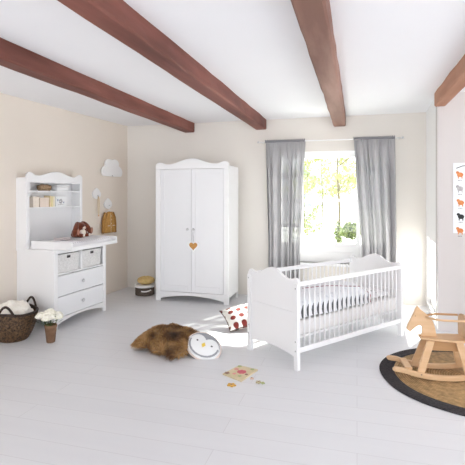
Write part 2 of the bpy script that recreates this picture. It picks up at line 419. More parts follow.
curtain(353.5, 395, 361.5, 397, 'grey sheer curtain hanging on the right side of the window behind the crib end', 6.5, 11, M_dense)

# ================================================================ WARDROBE
p0 = W(155.2, 300.3); p1 = W(229, 305); ww = (p1-p0).x
wd = thing('wardrobe', 'tall white two-door wardrobe with scalloped crown against the back wall', 'wardrobe', (p0.x, 5.765, 0))
D = .50
zt = 1.905
MB().box(.0, .022, .024, D, .09, zt).box(ww-.022, ww, .024, D, .09, zt).box(.022, ww-.022, D-.012, D, .09, zt).box(.022, ww-.022, .03, D-.012, .12, .14).box(.022, ww-.022, .03, D-.012, zt-.02, zt).done('body', M_white, wd, bevel=.002)
doorz0, doorz1 = .135, 1.865
sl = .075
# face frame (scalloped top board, stiles, arched bottom)
MB().prism([(a, b) for a, b in crown(0, ww, 1.865, 1.932, 1.965, 2.012)], 0, .024).done('crown_board', M_white, wd, bevel=.004)
for x in (0, ww-sl): MB().box(x, x+sl, 0, .024, doorz0, doorz1-.0005).done('stile', M_white, wd, bevel=.003)
MB().prism(arch_board(0, ww, doorz0-.001, .035, .09, foot=.075), 0, .024).done('arched_plinth', M_white, wd, bevel=.003)
for x in (0.0, ww-.03): MB().box(x, x+.03, D-.04, D, 0, .0895).done('rear_foot', M_white, wd, bevel=.002)
mid = ww/2
for k, (x0, x1) in enumerate(((sl+.003, mid-.002), (mid+.002, ww-sl-.003))):
    q = MB(); g = .055
    q.box(x0, x0+g, .004, .022, doorz0+.004, doorz1-.004).box(x1-g, x1, .004, .022, doorz0+.004, doorz1-.004)
    q.box(x0+g, x1-g, .004, .022, doorz0+.004, doorz0+.09).box(x0+g, x1-g, .004, .022, doorz1-.07, doorz1-.004)
    q.box(x0+g, x1-g, .0075, .021, doorz0+.09, doorz1-.07)
    dr = q.done('door', M_whitep, wd, bevel=.0015)
    kx = mid-.055 if k == 0 else mid+.034
    kz = 1.02
    MB().lathe([(.008, 0), (.008, .012), (.017, .016), (.020, .022), (.015, .029), (.004, .031)], 16, Matrix.Translation((kx, .004, kz)) @ Matrix.Rotation(PI/2, 4, 'X')).done('knob', M_silver, dr)
kw = wd.location+Vector((mid+.034, 0, 1.02))
# heart hanging from the right knob
def heart(s, n=28):
    o = []
    for i in range(n):
        t = 2*PI*i/n; o.append((s*16*math.sin(t)**3/16, s*(13*math.cos(t)-5*math.cos(2*t)-2*math.cos(3*t)-math.cos(4*t))/16))
    return o
ht = thing('heart_ornament', 'white edged heart with golden cork centre hanging on wardrobe knob', 'ornament', kw+Vector((.008, -.033, -.225)))
MB().prism(heart(.088), -.004, .004).done('heart_plate', M_cream, ht, bevel=.002)
MB().prism(heart(.060), -.008, -.0035).done('heart_inlay', M_corkh, ht, bevel=.001)
MB().tube([(0, 0, .06), (-.006, 0, .12), (-.024, .0, .215), (-.008, .0, .252), (.010, 0, .215), (.0, 0, .12), (.002, 0, .06)], .003, 6).done('string', mat('grey ribbon', (.55,.55,.56), .8), ht)

# ================================================================ DRESSER with changing top and shelf unit
Cd = W(54.3, 331.2); phi = math.radians(4.5)
ang = math.atan2(math.cos(phi), math.sin(phi))
dw, dd, dh = .925, .548, .885
def DL(x, y, z=0): # dresser local -> world
    c, s = math.cos(ang), math.sin(ang); return Vector((Cd.x+x*c-y*s, Cd.y+x*s+y*c, z))
dr = thing('dresser', 'white changing dresser with two drawers and two basket cubbies by the left wall', 'dresser', (Cd.x, Cd.y, 0), ang)
b = MB(); b.box(0, .02, .022, dd, .10, dh-.02).box(dw-.02, dw, .022, dd, .10, dh-.02).box(.02, dw-.02, dd-.012, dd, .10, dh-.02)
b.box(.02, dw-.02, .03, dd-.012, .108, .124).box(.02, dw-.02, .006, dd-.012, .598, .614).box(dw/2-.009, dw/2+.009, .006, dd-.012, .614, dh-.02)
b.done('body', M_white, dr, bevel=.002)
MB().box(0, .055, 0, .022, 0, dh-.02).box(dw-.055, dw, 0, .022, 0, dh-.02).box(.055, dw-.055, 0, .022, dh-.045, dh-.02).done('face_frame', M_white, dr, bevel=.003)
low = [(.055, .124), (.055, .05)]
for i in range(17): u = i/16; low.append((.055+(dw-.11)*u, .05+.050*math.sin(PI*u)**.8))
low += [(dw-.055, .124)]
MB().prism(low, .001, .021).done('arched_plinth', M_white, dr, bevel=.002)
for x in (0, dw-.05): MB().box(x, x+.05, dd-.05, dd, 0, .0995).done('rear_foot', M_white, dr, bevel=.002)
for z0, z1 in ((.130, .355), (.362, .590)):
    q = MB().box(.058, dw-.058, .002, .02, z0, z1).done('drawer', M_whitep, dr, bevel=.004)
    MB().lathe([(.008, 0), (.008, .012), (.020, .016), (.024, .022), (.018, .030), (.004, .032)], 16, Matrix.Translation((dw/2, .003, (z0+z1)/2)) @ Matrix.Rotation(PI/2, 4, 'X')).done('knob', M_silver, q)
MB().box(-.012, dw+.012, .0, dd, dh-.02, dh+.004).done('top_board', M_white, dr, bevel=.003)
# changing tray sitting on the top, overhanging the front
def LD(p):
    q = p-Vector((Cd.x, Cd.y, 0)); c, s = math.cos(ang), math.sin(ang); return q.x*c+q.y*s, -q.x*s+q.y*c
qa, qb = LD(W(74, 248.6, .89)), LD(W(117, 243, .89))
t0x, t1x, t0y, t1y = .03, qb[0], -.21, .36
TRZ = dh+.005
tray = MB()
tray.box(t0x, t1x, t0y, t1y, TRZ, TRZ+.016)
tray.box(t0x, t0x+.02, t0y, t1y, TRZ+.016, TRZ+.088).box(t1x-.02, t1x, t0y, t1y, TRZ+.016, TRZ+.088)
tray.box(t0x+.02, t1x-.02, t0y, t0y+.018, TRZ+.016, TRZ+.042)
tray.done('changing_tray', M_white, dr, bevel=.003)
pad_m = dots_material('grey sprigged pad cotton', (.80,.80,.82), (.55,.55,.60), (26, 26, 26), .18, .12)
def pad(u, v):
    x = t0x+.03+(t1x-t0x-.06)*u; y = t0y+.022+(t1y-t0y-.03)*v
    e = min(u, 1-u, v*.9, (1-v)*.9); h = .010+.045*min(1, e/.09)**.5
    h += .006*math.sin(9*u+3*v)*min(1, e/.1) + .02*abs(2*u-1)**2*(1 if e > .05 else .3)
    return Vector((x, y, TRZ+.017+h))
q = MB().grid(pad, 30, 24).done('changing_pad', pad_m, solid=.004, loc=(Cd.x, Cd.y, 0), rot=ang)
tag(q, 'grey patterned padded changing mat lying in the dresser tray', 'changing mat')
# shelf unit standing on the back of the dresser
hy0, hy1 = dd-.165, dd-.001; hx0, hx1 = -.012, dw+.012
HB = dh+.005
hz = lambda z: z-HB
hut = thing('shelf_unit', 'white scalloped shelf unit standing on the back of the changing dresser', 'shelf', DL(0, 0, HB), ang)
b = MB().box(hx0, hx0+.018, hy0+.018, hy1, 0, 1.70-HB).box(hx1-.018, hx1, hy0+.018, hy1, 0, 1.70-HB).box(hx0+.018, hx1-.018, hy1-.01, hy1, 0, 1.70-HB)
b.box(hx0+.018, hx1-.018, hy0+.01, hy1-.01, 1.69-HB, 1.70-HB)
b.done('body', M_white, hut, bevel=.002)
MB().prism(crown(hx0, hx1, 1.645-HB, 1.728-HB, 1.765-HB, 1.785-HB), hy0, hy0+.018).done('crown_board', M_white, hut, bevel=.003)
for x in (hx0, hx1-.045): MB().box(x, x+.045, hy0, hy0+.018, 0, 1.6445-HB).done('stile', M_white, hut, bevel=.002)
for z in (1.340, 1.535): MB().box(hx0+.0185, hx1-.0185, hy0+.02, hy1-.011, z-HB, z+.016-HB).done('shelf_board', M_white, hut, bevel=.001)
# things on the shelves
def onshelf(x, z, dy=.07): return DL(x, hy0+dy, z+.0165)
wk = thing('wicker_basket', 'small brown wicker basket on the top shelf of the shelf unit', 'basket', onshelf(.33, 1.535), ang)
MB().lathe([(.07, 0), (.09, .02), (.095, .05), (.085, .068), (.075, .066), (.07, .02)], 28, Matrix.Diagonal((1.1, .55, 1, 1)), wob=lambda j, k, a: .004*(-1)**(j+k)).done('basket_body', mat('brown wicker', (.36,.25,.15), .8, (.18,.11,.06), 60), wk)
MB().ball((-.03, 0, .05), (.05, .035, .032)).ball((.04, 0, .05), (.04, .03, .03)).done('filling', mat('taupe cloth', (.52,.42,.33), .9), wk)
wb = thing('storage_tin', 'white rounded storage tin on the top shelf beside the wicker basket', 'tin', onshelf(.60, 1.535), ang)
MB().box(-.105, .105, -.045, .045, 0, .052).done('tin_body', M_wcot, wb, bevel=.015, seg=4)
MB().box(-.109, .109, -.049, .049, .0525, .072).done('lid', M_cream, wb, bevel=.008, seg=3)
bx = thing('keepsake_box', 'pale beige lidded box at the left end of the middle shelf', 'box', onshelf(.20, 1.34), ang)
MB().box(-.085, .0, -.045, .045, 0, .10).done('box_body', M_beige, bx, bevel=.003)
MB().box(-.088, .003, -.048, .048, .1005, .125).done('lid', M_beige, bx, bevel=.003)
bx = thing('keepsake_box', 'pale pinkish beige box in the middle of a row on the middle shelf', 'box', onshelf(.31, 1.34), ang)
MB().box(-.09, .05, -.045, .045, 0, .085).done('box_body', mat('pinkish beige card', (.82,.70,.60), .85), bx, bevel=.003)
MB().box(-.093, .053, -.048, .048, .0855, .112).done('lid', mat('pinkish beige card', (.82,.70,.60)), bx, bevel=.003)
for i, (x, c, h, lb) in enumerate(((.385, (.80,.66,.42), .135, 'tan spined picture book leaning against beige box on the shelf'), (.415, (.82,.74,.42), .125, 'pale yellow picture book, middle one of the three on the shelf'), (.445, (.85,.78,.62), .130, 'cream picture book beside the patterned picture box on the shelf'))):
    bk = thing('picture_book', lb, 'book', onshelf(x, 1.34), ang, 'picture books on the middle shelf')
    cm = mat('book cover %d' % i, c, .7)
    MB().box(-.012, -.009, -.045, .045, 0, h).box(.009, .012, -.045, .045, 0, h).box(-.009, .009, -.045, -.042, 0, h).done('cover', cm, bk, bevel=.001)
    MB().box(-.0088, .0088, -.0418, .042, .003, h-.003).done('pages', mat('paper', (.85,.83,.78)), bk)
fb = thing('picture_box', 'white square picture box with grey flower print on the middle shelf', 'box', onshelf(.565, 1.34, .05), ang)
MB().box(-.085, .085, -.02, .05, 0, .125).done('box_body', M_wcot, fb, bevel=.003)
q = MB().use(M_gprint)
for k in range(5): a = k*2*PI/5; q.ball((.02*math.cos(a), -.0205, .065+.02*math.sin(a)), (.012, .001, .012), 8, 5)
q.box(-.05, .05, -.0212, -.0205, .022, .026); q.box(-.002, .002, -.0212, -.0205, .02, .045)
q.use(mat('blue grey print', (.40,.45,.55))).ball((-.05, -.0205, .08), (.013, .001, .016), 8, 5).ball((.052, -.0205, .05), (.012, .001, .012), 8, 5)
q.done('flower_print', None, fb)
# baskets in the cubbies
def cubby_basket(x0, x1, label):
    cx = (x0+x1)/2; hw_, hd_, h = (x1-x0)/2, .16, .205
    r = thing('cubby_basket', label, 'basket', DL(cx, .19, .6145), ang, 'white baskets in the dresser cubbies')
    def body(u, v):
        a = u*4; side = int(a) % 4; t = a-int(a)
        cs = [(-hw_, -hd_), (hw_, -hd_), (hw_, hd_), (-hw_, hd_)]
        x = cs[side][0]+(cs[(side+1) % 4][0]-cs[side][0])*t; y = cs[side][1]+(cs[(side+1) % 4][1]-cs[side][1])*t
        w_ = .0028*math.sin(u*4*2*PI*7)*(1 if int(v*22) % 2 else -1); s_ = .96+.04*v
        nx = (0, 1, 0, -1)[side]; ny = (-1, 0, 1, 0)[side]
        return Vector((x*s_+nx*w_, y*s_+ny*w_, v*h))
    MB().grid(body, 224, 22).box(-hw_*.95, hw_*.95, -hd_*.95, hd_*.95, .0, .004).done('woven_body', M_wwick, r, solid=.004)
    MB().tube([(-hw_, -hd_, h), (hw_, -hd_, h), (hw_, hd_, h), (-hw_, hd_, h)], .007, 6, closed=True).done('rim', M_wwick, r)
    MB().box(-.028, .028, -hd_-.010, -hd_-.006, h-.045, h-.015).done('handle_tag', mat('dark leather', (.05,.045,.045)), r, bevel=.002)
cubby_basket(.065, dw/2-.018, 'white wicker basket with dark tag in the left dresser cubby')
cubby_basket(dw/2+.018, dw-.065, 'white wicker basket with dark tag in the right dresser cubby')

# plush rabbit sitting on the changing top
rz = TRZ+.077
rb = thing('plush_rabbit', 'rust brown plush rabbit with floppy ears slumped on the changing top', 'toy', DL(.63, .19, rz), ang+.15)
rb.scale = (1.25, 1.15, 1.12)
MB().ball((0, .01, .055), (.075, .06, .062)).ball((0, -.02, .125), (.058, .054, .050)).ball((-.055, -.055, .03), (.028, .05, .024)).ball((.06, -.05, .03), (.028, .05, .024)).ball((-.075, -.02, .065), (.022, .03, .045)).ball((.075, -.02, .065), (.022, .03, .045)).ball((0, .06, .03), .03).done('body', M_bunny, rb, remesh=.006)
for s in (-1, 1):
    MB().tube([(s*.020, -.01, .165), (s*.060, -.02, .172), (s*.102, -.035, .125), (s*.135, -.045, .07), (s*.155, -.05, .024)], [.012, .020, .028, .032, .015], 10).done('ear', M_bunny, rb, subd=1)
    MB().ball((s*.128, -.078, .075), (.020, .006, .036), T=None).done('inner_ear', mat('dusty pink plush', (.42,.20,.14), .95), rb)
    MB().ball((s*.022, -.070, .137), .006).done('eye', M_black, rb)
MB().ball((0, -.045, .058), (.042, .032, .042)).done('belly_patch', M_cream2, rb)
MB().ball((0, -.06, .112), (.026, .022, .018)).done('muzzle', M_cream2, rb)
MB().ball((0, -.082, .118), (.006, .004, .005)).done('nose', mat('pink nose', (.6,.25,.2)), rb)
MB().ball((-.055, -.098, .03), (.018, .006, .018)).done('paw_pad', M_cream2, rb)
MB().ball((.06, -.093, .03), (.018, .006, .018)).done('paw_pad', M_cream2, rb)
# folded muslin on the changing top
mz = thing('folded_cloth', 'small pinkish folded cloth on the left of the changing mat', 'cloth', DL(.30, .16, rz+.001), ang)
def fold(k):
    return lambda u, v: Vector(((u-.5)*.17+.004*k, (v-.5)*.10, .006+.008*k+.003*math.sin(7*u+k)+.002*math.sin(9*v)))
for k in range(3): MB().grid(fold(k), 12, 8).done('fold', mat('pink grey muslin', (.72,.64,.64), .9, bump=.3), mz, solid=.006)

# ================================================================ LEFT WALL PIECES
wa = math.atan2(WLd[1], WLd[0])          # local x runs along the wall away from us, local -y faces the room
def onwall(px, py, off=0):
    p = RW(px, py, WL0, WLd); n = Vector((WLd[1], -WLd[0], 0)); return p+n*off
def cloudpts(s):
    pts = []; N = 96
    lobes = [(-.062, -.022, .070), (.066, -.022, .072), (-.037, .064, .054), (.036, .066, .055), (0, .02, .06)]
    for i in range(N):
        a = 2*PI*i/N; dx, dz = math.cos(a), math.sin(a); r = 0
        for cx, cz, rr in lobes:
            b_ = dx*cx+dz*cz; disc = b_*b_-(cx*cx+cz*cz-rr*rr)
            if disc > 0: r = max(r, b_+math.sqrt(disc))
        z = dz*r; x = dx*r
        if z < -.070: x *= .070/-z if abs(x) < .03 else 1; z = -.070-.4*max(0, .012-abs(x)*.1)
        pts.append((x*s*1.42, z*s))
    return pts
cl = thing('cloud_lamp', 'white cloud shaped wall lamp on the left wall near the corner', 'wall lamp', onwall(109.8, 170, .0), wa)
CS = 1.36
MB().prism(cloudpts(CS), -.05, -.022).done('shade', M_cream, cl, bevel=.01, seg=3)
MB().prism(cloudpts(CS*.8), -.0215, -.001).done('back_plate', M_white, cl)
def drop(s):
    pts = []
    for i in range(28):
        a = 2*PI*i/28+PI/2; e = max(0, math.cos(a-PI/2))**6
        pts.append((s*.62*math.cos(a)*(1-.25*e), s*(.44*math.sin(a)+.16*e)))
    return pts
def hook(px, py, s, label):
    h = thing('wall_hook', label, 'wall hook', onwall(px, py), wa, 'white hooks on the left wall')
    MB().prism(drop(s), -.022, -.001).done('hook_plate', M_white, h, bevel=.006, seg=3)
    MB().tube([(0, -.022, -s*.1), (0, -.05, -s*.14), (0, -.056, -s*.05)], .006, 8).done('peg', M_white, h)
    return h
hook(95.8, 194.3, .155, 'white drop shaped wall hook with a beige strap, the higher one')
hook(107.2, 204.3, .155, 'white drop shaped wall hook holding the ochre cardigan, the lower one')
sp = thing('hanging_strap', 'thin beige strap loop hanging from the higher wall hook', 'strap', onwall(96.2, 197.3, .042), wa)
MB().tube([(-.008, 0, .0), (.0, 0, .012), (.008, 0, 0), (.018, .0, -.08), (.012, 0, -.22), (.0, 0, -.26), (-.012, 0, -.22), (-.016, 0, -.08)], .006, 8, closed=True).done('loop', mat('beige ribbon', (.68,.55,.38), .9), sp)
MB().ball((0, 0, -.262), (.012, .009, .016)).done('bead', M_beech, sp)
cg = thing('baby_cardigan', 'ochre knitted baby cardigan on a white hanger under the lower hook', 'cardigan', onwall(106.4, 211.3, .05), wa)
cg.scale = (1.05, 1, 1.14)
CG = 1.0
def torso(u, v):
    a = 2*PI*u; w_ = (.085+.055*v)*(1 if v > .05 else .6+8*v); d_ = .024+.010*v
    fz = 1+.03*math.sin(6*a)
    return Vector((w_*math.cos(a)*fz, d_*math.sin(a), -.005-.275*v))
MB().grid(torso, 32, 14).done('torso', M_ochre, cg, solid=.006)
for s in (-1, 1):
    MB().tube([(s*.075, 0, -.025), (s*.115, 0, -.09), (s*.135, .0, -.18), (s*.145, 0, -.262)], [.028, .030, .026, .020], 10).done('sleeve', mat('darker ochre knit', (.46,.25,.075), .95, (.36,.18,.05), 45), cg)
    MB().tube([(s*.145, 0, -.262), (s*.148, 0, -.285)], [.022, .020], 10).done('cuff', mat('brown cuff', (.30,.16,.06), .95), cg)
MB().tube([(-.012, -.031, -.02), (-.010, -.036, -.15), (-.008, -.039, -.275)], .005, 6).done('button_band', mat('pale band', (.72,.52,.28), .9), cg)
for z in (-.06, -.11, -.16, -.21): MB().ball((-.002, -.0405, z), (.006, .003, .006), 8, 6).done('button', M_cream2, cg)
for x in (-.085, .03): MB().box(x, x+.055, -.041, -.037, -.19, -.183).done('pocket_trim', M_cream2, cg)
MB().tube([(-.08, 0, -.02), (-.04, 0, .0), (0, 0, .012), (.04, 0, 0), (.08, 0, -.02)], .007, 8).tube([(0, 0, .012), (0, -.0, .045), (.010, 0, .055), (.016, 0, .045)], .003, 6).done('hanger', M_cream, cg)

# ================================================================ CRIB
A = W(298.3, 371.3)
cang = math.radians(52.6); cl_, cw = 1.565, .68
def CL(x, y, z=0):
    c, s = math.cos(cang), math.sin(cang); return Vector((A.x+x*c-y*s, A.y+x*s+y*c, z))
cr = thing('baby_crib', 'white wooden baby crib with slatted sides and scalloped end boards', 'crib', (A.x, A.y, 0), cang)
TX = Matrix.Identity(4)
def crib_end(x0, x1, name):
    e = MB()
    top = crown(0, cw, .49, .768, .787, .842)
    e.prism(top, x0, x1, axis='x')
    o = e.done(name, M_white, cr, bevel=.004)
    s_ = -1 if x0 < .5 else 1
    xf = x0 if s_ < 0 else x1
    MB().prism(arch_board(0, cw, .4895, .105, .135, foot=.05), x0+.002, x1-.002, axis='x').done('lower_panel', M_white, o, bevel=.004)
    for y in (0.0, cw-.045):
        MB().box(min(xf, xf+s_*.012), max(xf, xf+s_*.012), y, y+.045, 0, .735).done('post', M_white, o, bevel=.004)
    for y in (.022, cw-.022):
        for z in (.70, .245, .165): MB().lathe([(.007, 0), (.007, .003), (.004, .004)], 10, Matrix.Translation((xf+s_*.0122, y, z)) @ Matrix.Rotation(s_*PI/2, 4, 'Y')).done('bolt_cap', mat('grey bolt cap', (.5,.5,.5)), o)
    return o
crib_end(0.0, .028, 'headboard'); crib_end(cl_-.028, cl_, 'footboard')
for y in (.008, cw-.033):
    q = MB().box(.029, cl_-.029, y, y+.025, .715, .755).box(.029, cl_-.029, y, y+.025, .145, .19).done('side_rail', M_white, cr, bevel=.004)
    nb = 22
    for k in range(nb):
        x = .029+(cl_-.058)*(k+1)/(nb+1)
        MB().tube([(x, y+.0125, .1905), (x, y+.0125, .7145)], .0075, 8).done('bar', M_white, q)
MB().box(.03, cl_-.03, .04, cw-.04, .262, .28).done('slatted_base', M_white, cr)
mt_m = dots_material('quilted cotton with grey marks', (.80,.78,.77), (.46,.43,.42), (14.3, 14.3, 10), .16, .10)
q = MB().box(.045, cl_-.045, .045, cw-.045, 0, .13).done('crib_mattress', mt_m, loc=CL(0, 0, .2805), rot=cang, bevel=.02, seg=3)
tag(q, 'white crib mattress with faint grey marks lying inside the crib', 'mattress')
# duvet: a padded quilt with a dark oval print along its hanging border
def duvet_mat():
    m = bpy.data.materials.new('quilt cotton with dark oval border'); m.use_nodes = True
    nt = m.node_tree; b = nt.nodes['Principled BSDF']; b.inputs['Roughness'].default_value = .95
    tc = nt.nodes.new('ShaderNodeTexCoord'); sx = nt.nodes.new('ShaderNodeSeparateXYZ'); nt.links.new(tc.outputs['Object'], sx.inputs[0])
    def mth(op, a, b_=None):
        n = nt.nodes.new('ShaderNodeMath'); n.operation = op
        for i, v in enumerate((a, b_)):
            if v is None: continue
            if isinstance(v, (int, float)): n.inputs[i].default_value = v
            else: nt.links.new(v, n.inputs[i])
        return n.outputs[0]
    u = mth('SUBTRACT', mth('FRACT', mth('MULTIPLY', sx.outputs[0], 1/.0665)), .5)
    v = mth('MULTIPLY', mth('SUBTRACT', sx.outputs[2], .055), 9.2)
    r2 = mth('ADD', mth('MULTIPLY', mth('MULTIPLY', u, u), 5.6), mth('MULTIPLY', v, v))
    ns = nt.nodes.new('ShaderNodeTexNoise'); ns.inputs['Scale'].default_value = 55; nt.links.new(tc.outputs['Object'], ns.inputs['Vector'])
    r2 = mth('ADD', r2, mth('MULTIPLY', mth('SUBTRACT', ns.outputs['Fac'], .5), .55))
    ins = mth('LESS_THAN', r2, .46)
    vo = nt.nodes.new('ShaderNodeTexVoronoi'); vo.inputs['Scale'].default_value = 17; nt.links.new(tc.outputs['Object'], vo.inputs['Vector'])
    sp_ = mth('MULTIPLY', mth('LESS_THAN', vo.outputs['Distance'], .22), .55)
    m1 = nt.nodes.new('ShaderNodeMix'); m1.data_type = 'RGBA'; m1.inputs[6].default_value = (.80,.81,.84,1); m1.inputs[7].default_value = (.60,.62,.68,1)
    nt.links.new(sp_, m1.inputs[0])
    m2 = nt.nodes.new('ShaderNodeMix'); m2.data_type = 'RGBA'; m2.inputs[7].default_value = (.13,.13,.14,1)
    nt.links.new(ins, m2.inputs[0]); nt.links.new(m1.outputs[2], m2.inputs[6]); nt.links.new(m2.outputs[2], b.inputs['Base Color'])
    return m
DX0, DX1 = .06, 1.03
def duvet(u, v):
    # cross-section runs over the mattress from near edge to far edge
    y0, y1 = .040, cw-.046
    x = DX0+(DX1-DX0)*u
    e = min(1, min(u, 1-u)/.07)**.5
    if v < .22: t = v/.22; y = y0; z = .0+.115*t
    elif v > .78: t = (1-v)/.22; y = y1; z = .0+.115*t
    else: t = (v-.22)/.56; y = y0+(y1-y0)*t; z = .125+.065*math.sin(PI*t)**.6*e
    bul = .012*math.sin(PI*min(1, v/.22)) if v < .22 else 0
    z += .006*math.sin(11*u+5*v)+.005*math.sin(23*u*v+1)
    z = .012+max(.0, z)*(.7+.3*e)
    return Vector((x, y+bul, z))
dv = thing('crib_quilt', 'pale quilt with dark oval border print covering the left of the mattress', 'quilt', CL(0, 0, .411), cang)
MB().grid(duvet, 60, 36).done('quilt_body', duvet_mat(), dv, solid=.012)
MB().tube([duvet(1, v/30)+Vector((.012, 0, .004)) for v in range(0, 31)], .017, 8).done('piping', M_dred, dv)
MB().tube([duvet(.30+.70*k/20, .46-.20*k/20)+Vector((0, 0, .008)) for k in range(21)], .003, 6).done('hem_piping', M_dred, dv)
pl = thing('crib_pillow', 'flat white crib pillow with grey dots at the far right end', 'pillow', CL(1.30, cw/2, .411), cang)
def pillow(u, v, sgn):
    x = (u-.5)*.38; y = (v-.5)*.50; e = max(0, (1-abs(2*u-1)**3)*(1-abs(2*v-1)**3))
    return Vector((x*(1-.06*abs(2*v-1)**2*0), y, .035+sgn*.033*e**.5+.003*math.sin(12*u+4*v)*e))
pm = dots_material('pillow cotton with grey dots', (.84,.84,.85), (.16,.16,.17), (15, 15, 15), .16, .05)
MB().grid(lambda u, v: pillow(u, v, 1), 24, 24).grid(lambda u, v: pillow(u, v, -1), 24, 24).done('pillow_cover', pm, pl)

# ================================================================ HAT BOX and yellow cushion beside the wardrobe
hp = W(144.8, 294.3)
hb = thing('hat_box', 'round dark brown box with white rim beside the wardrobe', 'box', (hp.x, hp.y, 0))
R_ = .142
MB().lathe([(R_-.004, 0), (R_, .008), (R_, .118), (R_-.004, .12), (.0, .12)], 40).done('box_body', M_hat, hb)
MB().lathe([(0, .1205), (R_+.008, .1205), (R_+.008, .150), (R_+.002, .153), (0, .153)], 40).done('lid', M_cream, hb)
MB().tube([(R_*math.cos(a)*1.05, R_*math.sin(a)*1.05, .088-.018*math.sin((a+1.55)/1.0*2.2+0.6)) for a in [-1.45+i*.1 for i in range(11)]], .010, 8).done('strap_handle', M_cream, hb)
yc = thing('round_cushion', 'small yellow tan round cushion on top of the brown box', 'cushion', (hp.x+.02, hp.y, .154))
MB().ball((0, 0, .062), (.128, .118, .062), 24, 12, fn=lambda q: 1+.05*abs(math.sin(4*math.atan2(q.y, q.x)))*(1-q.z*q.z)).done('cushion_body', M_yc, yc)
MB().ball((0, 0, .124), (.012, .012, .006)).done('button', M_beige, yc)

# ================================================================ BIG WICKER BASKET with cream fleece
bp = W(12, 337); bp = W(13.5, 338.6)
kb = thing('wicker_basket', 'large dark brown wicker basket on the floor in front of the dresser', 'basket', bp, math.radians(8))
KS = .90; kb.scale = (KS, KS, 1)
prof = []; nr = 26
for j in range(nr+1):
    v = j/nr; r = .150+.100*math.sin(v*PI*.5)**.9; prof.append((r, .004+.285*v))
def rimlift(a): return .055*max(0, math.cos(2*(a-1.75)))**1.5
def bbody(u, v):
    a = 2*PI*u; r = .150+.105*math.sin(v*PI*.5)**.9
    r += .008*math.sin(a*22)*(1 if int(v*nr) % 2 else -1)
    return Vector((r*math.cos(a), r*math.sin(a), .004+(.275+rimlift(a)*.4)*v))
MB().grid(bbody, 240, nr).lathe([(.152, .0), (.152, .008)], 40).done('woven_body', M_wick, kb, solid=.008)
MB().tube([(.257*math.cos(a), .257*math.sin(a), .283+rimlift(a)*.4) for a in [2*PI*i/60 for i in range(60)]], .014, 8, closed=True).done('rim', M_wickh, kb)
for ac in (-PI*.41, PI*.42):
    path = []
    for i in range(15):
        t = i/14; a = ac-.34+.68*t; path.append((.262*math.cos(a), .262*math.sin(a), .285+.100*math.sin(PI*t)))
    MB().tube(path, .013, 8).done('handle', M_wickh, kb)
fl = thing('fleece_blanket', 'crumpled cream fleece blanket heaped inside the dark wicker basket', 'blanket', bp+Vector((0, 0, .03)), 0)
def fleece(q):
    n = noise.noise(q*2.3+Vector((3, 1, 2)))*.24+noise.noise(q*6)*.10+noise.noise(q*15)*.04
    return 1+n
MB().ball((0, 0, .225), (.178, .178, .135), 60, 36, fn=fleece).done('blanket_body', M_fluff, fl)

# ================================================================ FLOWER POT
fp = W(50.8, 342.0)
pt = thing('flower_pot', 'small brown pot with white flowers in front of the dresser corner', 'flower pot', (fp.x, fp.y, 0))
MB().lathe([(.038, 0), (.042, .003), (.058, .150), (.061, .152), (.061, .178), (.054, .180), (.052, .150), (.0, .148)], 28).done('pot', M_pot, pt)
fo = MB(); rnd = random.Random(5)
for k in range(30):
    a = rnd.random()*6.28; r = rnd.random()*.085; x, y = r*math.cos(a)*1.2-.03, r*math.sin(a)
    z = .20+rnd.random()*.06
    n = Vector((math.cos(a), math.sin(a), .5)).normalized(); s = Vector((-n.y, n.x, 0)).normalized()*.018
    p = Vector((x, y, z)); fo._f([fo.bm.verts.new(q) for q in (p-s*.2, p+n*.03-s, p+n*.07, p+n*.03+s)])
fo.done('leaves', M_stem, pt)
for k in range(12):
    a = k*2.4; r = .022+.0085*k; x, y = r*math.cos(a)*1.12-.03, r*math.sin(a)*.95
    z = .285-.45*r+rnd.random()*.02
    if k == 0: z = .30
    x = x*1.0; f = MB()
    for ring, (pr, n_, tl) in enumerate(((.046, 11, .25), (.034, 9, .8), (.018, 6, 1.5))):
        for i in range(n_):
            b_ = 2*PI*i/n_+ring*.4; dx, dy = math.cos(b_), math.sin(b_)
            c = Vector((x+dx*pr*.65, y+dy*pr*.65, z+.006*ring+.010*tl))
            f.ball(c, (.022, .022, .014), 8, 5)
    fh = f.done('flower_head', M_petal, pt)
    MB().tube([(x*.3, y*.3, .14), (x*.8, y*.8, .2), (x, y, z)], .003, 6).done('stem', M_stem, fh)

# ================================================================ FUR CUSHION
fc0 = (W(131, 345)+W(196, 355))/2
fcen = Vector((-1.745, 3.975, 0)); frot = math.radians(-20)
fc = thing('fur_cushion', 'shaggy brown fur cushion lying on the floor left of the penguin pillow', 'cushion', fcen, frot)
fc.scale = (.90, .95, 1.12)
def fshape(x, y):   # pillow profile height, in local metres
    u, v = x/.29, y/.24
    e = max(0, (1-abs(u)**3.2)*(1-abs(v)**3.2))
    return e
def fz(x, y): return .060+.030*noise.noise(Vector((x*6, y*6, 1)))+.085*fshape(x, y)**.55
sgnd = lambda u, v, s: Vector(((u-.5)*.58, (v-.5)*.48, max(.012, .05+s*(.095 if s > 0 else .03)*fshape((u-.5)*.58, (v-.5)*.48)**.5+(.02*(1-2*abs(v-.5)) if s > 0 else 0)+s*.008*noise.noise(Vector((u*5, v*5, s))))))
MB().grid(lambda u, v: sgnd(u, v, 1), 30, 30).grid(lambda u, v: sgnd(u, v, -1), 30, 30).done('cushion_body', M_fur, fc)
rnd = random.Random(9)
furm = []
for i, (c, c2) in enumerate((((.36,.19,.065), (.22,.105,.035)), ((.56,.34,.14), (.38,.21,.075)), ((.15,.07,.025), (.09,.04,.015)))):
    furm.append(mat('fur strand %d' % i, c, .75, c2, 7, sheen=.2))
fb_ = MB()
for m_ in furm: fb_.use(m_)
